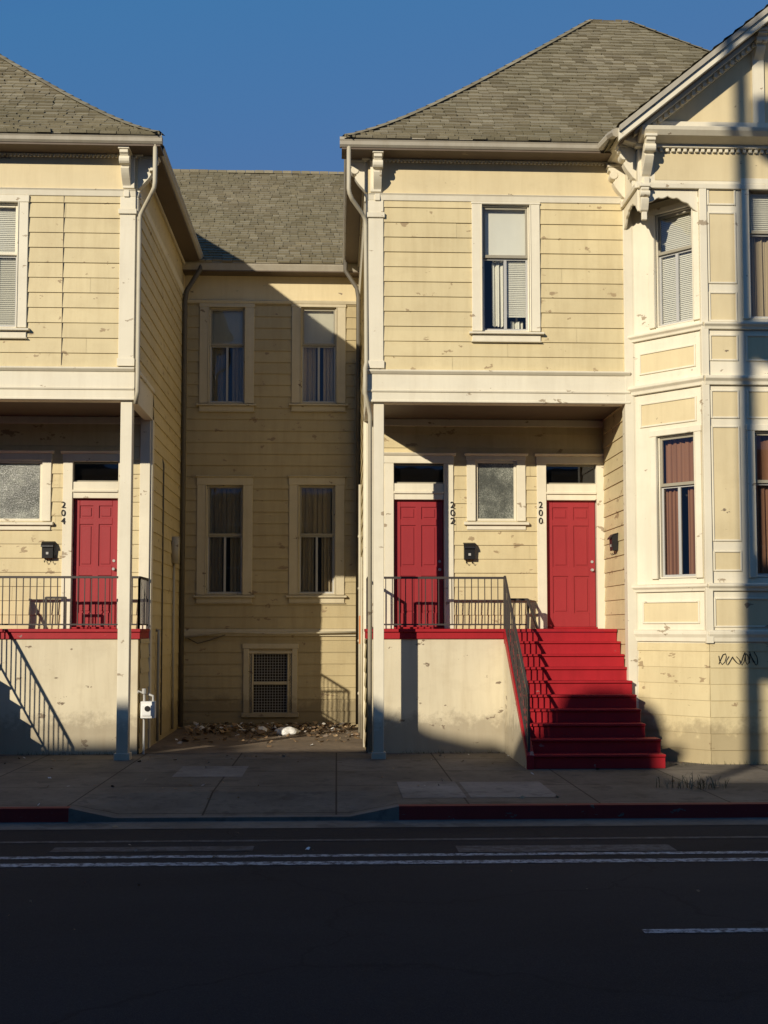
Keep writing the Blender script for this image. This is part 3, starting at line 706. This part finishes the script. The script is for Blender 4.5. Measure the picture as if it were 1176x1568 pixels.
T2.box(FR,a0-.03,a0,-.06,.05,z0,z1);T2.box(FR,a1,a1+.03,-.06,.05,z0,z1)
T2.box(FR,a0-cw-.02,a1+cw+.02,-.02,.055,z1+.1,z1+.2);T2.box(FR,a0-.09,a1+.09,-.02,.045,z1,z1+.05)
T2.box(FR,a0-cw-.03,a1+cw+.03,-.02,.09,z0-.09,z0-.0)
zm=(z0+z1)/2; T2.box(FR,a0,a1,-.05,.03,zm-.03,zm+.03)
BH('interior').box(FR,a0-.2,a1+.2,-.4,-.06,z0-.1,z1+.1)
La=BH('lattice','rtrim')
for (p0,p1) in((a0-.09,a0-.03),(a1+.03,a1+.09)):
    z=z0
    while z<z1: La.bar(FR.p(p0,.02,z),FR.p(p1,.02,z+.06),.012); La.bar(FR.p(p0,.02,z+.06),FR.p(p1,.02,z),.010); z+=.06
LM=BH('vent_mesh','alum')
x=a0
while x<a1: LM.bar(FR.p(x,-.02,z0),FR.p(x,-.02,z1),.006); x+=.055
z=z0
while z<z1: LM.bar(FR.p(a0,-.022,z),FR.p(a1,-.022,z),.006); z+=.055
rs=.72
yr0=YR-.42
r1=ray(400,266); rr=r1.z/r1.y
dr=((EYE+rr*(yr0-CAMY))-(zg-.01))/(rs-rr)
shingle_front(BH,LX-.3,RX+.3,yr0,zg-.01,dr,-.9,-.9,f=lambda d:rs*d)
BH('roof_back','shingle').quad((-10,yr0+dr,zg-.02+rs*dr),(8,yr0+dr,zg-.02+rs*dr),(8,yr0+2*dr,zg),(-10,yr0+2*dr,zg))
S=BH('roof_ridge','shingle'); x=LX-4
while x<RX+4: S.box(FY(yr0+dr),x,x+.22,-.1,.1,zg+rs*dr-.03,zg+rs*dr+.03+random.uniform(0,.012)); x+=.23
for b in(LH,RH,BH): b.finish()
def number(txt,F,u,v,parent):
    a,z=F.at(u,v); c=bpy.data.curves.new('house_number','FONT'); c.body='\n'.join(txt); c.size=.15; c.space_line=.9; c.extrude=.006; c.align_x='CENTER'
    o=bpy.data.objects.new('house_number',c); scene.collection.objects.link(o); o.location=F.p(a,.052,z); o.rotation_euler=(rad(90),0,0); c.materials.append(M['black']); o.parent=parent
number('204',FP,98,778,LH.e); number('202',FP,692,778,RH.e); number('200',FP,827,778,RH.e)
def mailbox(F,s,z,i):
    b=Bld('mailbox')
    if i: b.e.name='mailbox.%03d'%i
    B=b('body','black'); B.prism(F,s-.09,s+.09,[(.02,z-.12),(.11,z-.12),(.12,z+.09),(.09,z+.13),(.02,z+.15)])
    B.prism(F,s-.10,s+.10,[(.02,z+.151),(.09,z+.135),(.14,z+.08),(.145,z+.06),(.15,z+.06),(.145,z+.09),(.095,z+.145),(.02,z+.165)])
    for q in(-.05,.05): B.tube([F.p(s+q,.04,z-.12),F.p(s+q,.04,z-.17),F.p(s+q,.09,z-.19),F.p(s+q,.11,z-.16)],.006,6)
    b('label','alum').box(F,s-.02,s+.02,.115,.1225,z-.06,z-.02); b.finish()
a,z=FP.at(718,846); mailbox(FP,a,z,0); a,z=FP.at(75,844); mailbox(FP,a,z,1); mailbox(FPS,.75,FP.at(938,838)[1],2)
gm=Bld('gas_meter'); X=Xat(226,1088,.75)
FM=FY(.75); zc=FM.at(226,1088)[1]
gm('body','white').box(FM,X-.11,X+.11,-.16,0,zc-.12,zc+.14); gm('body').box(FM,X-.09,X+.09,0,.02,zc-.08,zc+.08)
gm('dial','black').tube([FM.p(X,.02,zc+.03),FM.p(X,.03,zc+.03)],.045,12)
gp=gm('pipes','alum'); gp.tube([(X-.07,.85,0),(X-.07,.85,zc-.1)],.018); gp.tube([(X-.07,.85,zc+.12),(X-.07,.85,zc+.26),(X-.16,.85,zc+.30),(X-.22,.85,zc+.2)],.02)
gp.tube([(X+.07,.85,zc+.1),(X+.07,.85,zc+.22),(X-.02,.9,zc+.25)],.02); gp.tube([(X-.07,.83,zc+.26),(X-.07,.83,zc+.34)],.035); gm.finish()
# ------------------------------------------------------------------ GROUND
def sheet(name,x0,x1,y0,y1,z,mat,nx=1):
    mb=MB(); mb.quad((x0,y0,z),(x1,y0,z),(x1,y1,z),(x0,y1,z)); return mkobj(name,mb,M[mat],nofix=True)
sheet('ground',-400,400,-400,400,-.30,'dirt')
sheet('road',-120,120,-16.7,-4.6,-.15,'asphalt')
YK=-4.62
def drop(x):
    for a,b_,d0,d1 in((-2.95,-2.45,0,.11),(-2.45,.15,.11,.11),(.15,.70,.11,0)):
        if a<=x<=b_: return d0+(d1-d0)*(x-a)/(b_-a)
    return 0
def gz(x,y): return -drop(x)*max(0,min(1,(-3.5-y)/1.0))
mb=MB(); xs=[-120,-60,-20,-8,-4,-2.95,-2.7,-2.45,-1.2,.15,.42,.70,3,6,12,40,120]; ys=[YK,-4.2,-3.8,-3.5,-2,-.5,.95]
for i in range(len(xs)-1):
    for j in range(len(ys)-1):
        q=[(xs[i],ys[j]),(xs[i+1],ys[j]),(xs[i+1],ys[j+1]),(xs[i],ys[j+1])]
        mb.add([(a,b_,gz(a,b_)) for a,b_ in q],[(0,1,2,3)])
mkobj('sidewalk',mb,M['concrete'],nofix=True)
kb=Bld('kerb')
for i in range(len(xs)-1):
    a,c=xs[i],xs[i+1]; red=(c<=-2.9 or a>=.69)
    m_=kb('red_kerb','redkerb') if red else kb('plain_kerb','kerb')
    za,zc_=gz(a,YK)+.004,gz(c,YK)+.004
    m_.add([(a,YK,-.3),(a,YK-.15,-.3),(a,YK-.135,za),(a,YK,za),(c,YK,-.3),(c,YK-.15,-.3),(c,YK-.135,zc_),(c,YK,zc_)],[(0,1,2,3),(4,7,6,5),(1,5,6,2),(2,6,7,3)])
kb.finish()
sheet('gutter_pan',-120,120,YK-.62,YK-.14,-.146,'kerb')
mb=MB(); mb.box(FY(-16.7),-60,60,0,4.4,-.2,0); mkobj('sidewalk.001',mb,M['concrete'])
sheet('yard',LX+.0,RX,.90,YR+.02,.004,'dirt')
def yv(v,z,u=588):
    r=ray(u,v); t=(z-EYE)/r.z; return CAMY+r.y*t
def stripe(name,u0,u1,v0,v1,mat,z=-.146):
    ya,yb_=yv(v1,z),yv(v0,z); ym=(ya+yb_)/2
    if u0 is None: x0,x1=-60,60
    else: x0=Xat(u0,(v0+v1)/2,ym); x1=Xat(u1,(v0+v1)/2,ym)
    sheet(name,x0,x1,ya,yb_,z,mat)
    return ym
stripe('road_marking',None,None,1284.5,1287,'ghost')
stripe('road_marking.001',None,None,1307.5,1311,'line'); stripe('road_marking.002',None,None,1318,1323,'line')
stripe('road_marking.003',985,1400,1427,1433,'line')
stripe('road_marking.004',80,388,1294,1301,'ghost'); stripe('road_marking.005',700,1030,1296,1306,'ghost')
def patch(name,u0,u1,v0,v1):
    ya,yb_=yv(v1,.004),yv(v0,.004); sheet(name,Xat(u0,(v0+v1)/2,(ya+yb_)/2),Xat(u1,(v0+v1)/2,(ya+yb_)/2),ya,yb_,.004,'lconcrete')
patch('paving_slab',612,705,1197,1222); patch('paving_slab.001',712,840,1198,1222); patch('paving_slab.002',272,376,1172,1188)
mb=MB()
def scrap(x,y,z,s):
    R=Matrix.Rotation(random.uniform(0,6.28),3,'Z')@Matrix.Rotation(random.uniform(-.7,.7),3,'X')@Matrix.Rotation(random.uniform(-.6,.6),3,'Y')
    a,c=s*random.uniform(.5,1),s*random.uniform(.3,1); k=s*random.uniform(-.3,.4)
    vs=[R@Vector(p)+Vector((x,y,z)) for p in((-a,-c,0),(0,-c*1.1,k),(a,-c*.8,0),(a*.9,c,k*.4),(0,c,k),(-a,c*.8,0))]
    mb.add(vs,[(0,1,4,5),(1,2,3,4)])
for i in range(750):
    x=random.uniform(LX+.3,RX-.1); y=YR-abs(random.gauss(0,1.3))-.1
    if y<.6: continue
    h=max(0,.14*math.exp(-((y-YR+.9)**2)/.5))
    scrap(x,y,.02+random.uniform(0,h),random.choice([.015,.02,.03,.04,.05,.06]))
for i in range(22): scrap(random.uniform(-2.2,-.9),random.uniform(3.8,4.9),.05+random.random()*.07,random.uniform(.06,.13))
for i in range(160): scrap(random.uniform(-5.5,8),random.uniform(-.6,.5) if random.random()<.6 else random.uniform(-4.9,-.6),.012,random.choice([.012,.02,.03]))
for i in range(70): scrap(random.uniform(-8,9),random.uniform(-11,-4.9),-.135,random.choice([.01,.015,.02,.03]))
mkobj('litter',mb,M['litter'],nofix=True)
bmx=bmesh.new(); bmesh.ops.create_icosphere(bmx,subdivisions=3,radius=.17)
c=Xat(440,1124,4.2)
for v in bmx.verts:
    n_=math.sin(v.co.x*31)*math.cos(v.co.y*27+1)*.028+random.uniform(-.012,.012); v.co*=(1+n_*4); v.co.z=max(v.co.z*.55,-.05); v.co.x*=1.25
me=bpy.data.meshes.new('plastic_bag'); bmx.to_mesh(me); bmx.free(); me.materials.append(M['white']); o=bpy.data.objects.new('plastic_bag',me); o.location=(c,4.0,.06); scene.collection.objects.link(o)
mb=MB(); wx,wy=Xat(1060,1215,-3.4),-3.4
for i in range(80):
    x=wx+random.gauss(0,.20); y=wy+random.gauss(0,.10); a=random.uniform(0,6.28); h=random.uniform(.05,.20); l=random.uniform(.02,.14)
    tip=Vector((x+l*math.cos(a),y+l*math.sin(a),h)); m_=Vector((x,y,0)).lerp(tip,.5)+Vector((0,0,.02)); s=Vector((-math.sin(a),math.cos(a),0))*.004
    b0=Vector((x,y,0)); mb.add([b0-s,b0+s,m_+s,m_-s,tip],[(0,1,2,3),(3,2,4)])
    if i%2:
        for k in range(4):
            q=b0.lerp(tip,random.uniform(.3,1)); r_=Vector((random.uniform(-1,1),random.uniform(-1,1),random.uniform(-.3,1)))*.025; mb.add([q,q+r_+s,q+r_*1.6,q+r_-s],[(0,1,2,3)])
for i in range(240):
    x=random.choice([random.uniform(1.0,2.6),random.uniform(4.8,8),random.uniform(-5,-3.3)]); y=(.78 if x<4 else -.95)-random.uniform(0,.06); h=random.uniform(.02,.08)
    mb.add([(x,y,0),(x+.008,y,0),(x+random.uniform(-.03,.03),y-.01,h)],[(0,1,2)])
mkobj('weeds',mb,M['weed'],nofix=True)
# ------------------------------------------------------------------ across the street (behind the camera)
SXY=.70
OB=Bld('opposite_building')
FO=Frame((0,-21,0),(1,0,0),(0,1,0))
def obl(x0,x1,h):
    OB('walls','cream').box(FO,x0,x1,-9,0,-.1,h-.25); OB('parapet','cream').box(FO,x0,x1,-9.0,.12,h-.25,h)
    x=x0+1
    while x<x1-1.2:
        for zz in(1.2,4.6):
            if zz+1.8<h: OB('glass_front','dglass').box(FO,x,x+.9,-.05,.01,zz,zz+1.7); OB('trimwork','trim').box(FO,x-.12,x+1.02,-.02,.06,zz+1.7,zz+1.85); OB('trimwork').box(FO,x-.12,x+1.02,-.02,.10,zz-.12,zz)
        x+=2.3
sx=lambda X,y=0:X-SXY*(y+21)
obl(-60,sx(2.6,.8),9.50); obl(sx(2.6,.8)+.001,sx(3.1,-2),9.03); obl(sx(3.1,-2)+.001,30,7.75)
OB('shadow_caster_gablet','cream').plate(FO,[(sx(.2,.8),9.48),(sx(.55,.8),10.08),(sx(1.1,.8),9.93),(sx(1.5,.8),9.7),(sx(2.4,.8),9.48)],-.3,.05)  # unseen roof bump, added to raise the shadow edge on the base wall
OB('shadow_caster_chimney','brick').box(FO,sx(-3.55),sx(-2.95),-.8,-.1,9.1,9.93)  # unseen block, added to shade the foot of the left post
tx=sx(3.62,-.5)
OB('shadow_caster_tank','brown').tube([(tx,-21.6,7.7),(tx,-21.6,9.75),(tx,-21.6,9.98),(tx,-21.6,10.12),(tx,-21.6,10.2)],[.66,.66,.58,.38,.1],20)  # unseen drum, added to cast the rounded shadow on the red stairs
OB('shadow_caster_vent_pipe','alum').tube([(tx+1.0,-21.5,7.7),(tx+1.0,-21.5,9.1),(tx+1.0,-21.5,9.2)],[.16,.16,.26],12)  # unseen pipe, added with the drum as a source of stair shadow
OB.finish()
UP=Bld('utility_pole'); px_=Xat(1141,400,-.9)-SXY*16.4; py_=-17.3
UP('pole','brown').tube([(px_,py_,-.1),(px_,py_,9),(px_,py_,18.6)],[.15,.125,.10],12)
for zz in(17.5,16.35): UP('crossarm','brown').box(FY(py_),px_-.35,px_+2.1,-.14,-.02 if zz>17 else 0,zz,zz+.15)
UP('transformer_and_shadow_cans','alum').tube([(px_+.75,py_+.3,15.9),(px_+.75,py_+.3,16.0),(px_+.75,py_+.3,16.75),(px_+.75,py_+.3,16.82)],[.2,.3,.3,.2],16)
UP('transformer_and_shadow_cans').tube([(px_+.6,py_+.2,12.9),(px_+.6,py_+.2,13.45)],.28,14)  # extra unseen can, added to cast the middle dark patch on the bay
UP('transformer_and_shadow_cans').tube([(px_+.45,py_+.2,8.2),(px_+.45,py_+.2,9.9)],.25,14)  # another unseen can, added to widen the pole's shadow low on the bay
for i in range(4): UP('insulator','white').tube([(px_-.3+.75*i,py_,17.63),(px_-.3+.75*i,py_,17.85)],.05,8)
UP.finish()
# ------------------------------------------------------------------ light
D=Vector((SXY,1.0,-.43)).normalized()
sd=bpy.data.lights.new('sun','SUN'); sd.energy=5.0; sd.angle=rad(.5); sd.color=(1,.91,.75)
so=bpy.data.objects.new('sun',sd); so.rotation_euler=D.to_track_quat('-Z','Y').to_euler(); scene.collection.objects.link(so)
w=bpy.data.worlds.new('World'); scene.world=w; w.use_nodes=True; nt=w.node_tree
bg=nt.nodes['Background']; sk=nt.nodes.new('ShaderNodeTexSky'); sk.sky_type='NISHITA'; sk.sun_disc=False
sk.sun_elevation=math.asin(-D.z); sk.sun_rotation=math.atan2(-D.x,-D.y)
sk.air_density=1.0; sk.dust_density=0.0; sk.ozone_density=1.5
mm=mix(nt,1.0,sk.outputs[0],(.78,1.55,2.45),'MULTIPLY')
mm=mix(nt,1.0,mm,(1.35,3.0,6.6),'DARKEN')
nt.links.new(mm,bg.inputs[0]); bg.inputs[1].default_value=.06
scene.view_settings.view_transform='Standard'; scene.view_settings.look='None'; scene.view_settings.exposure=0
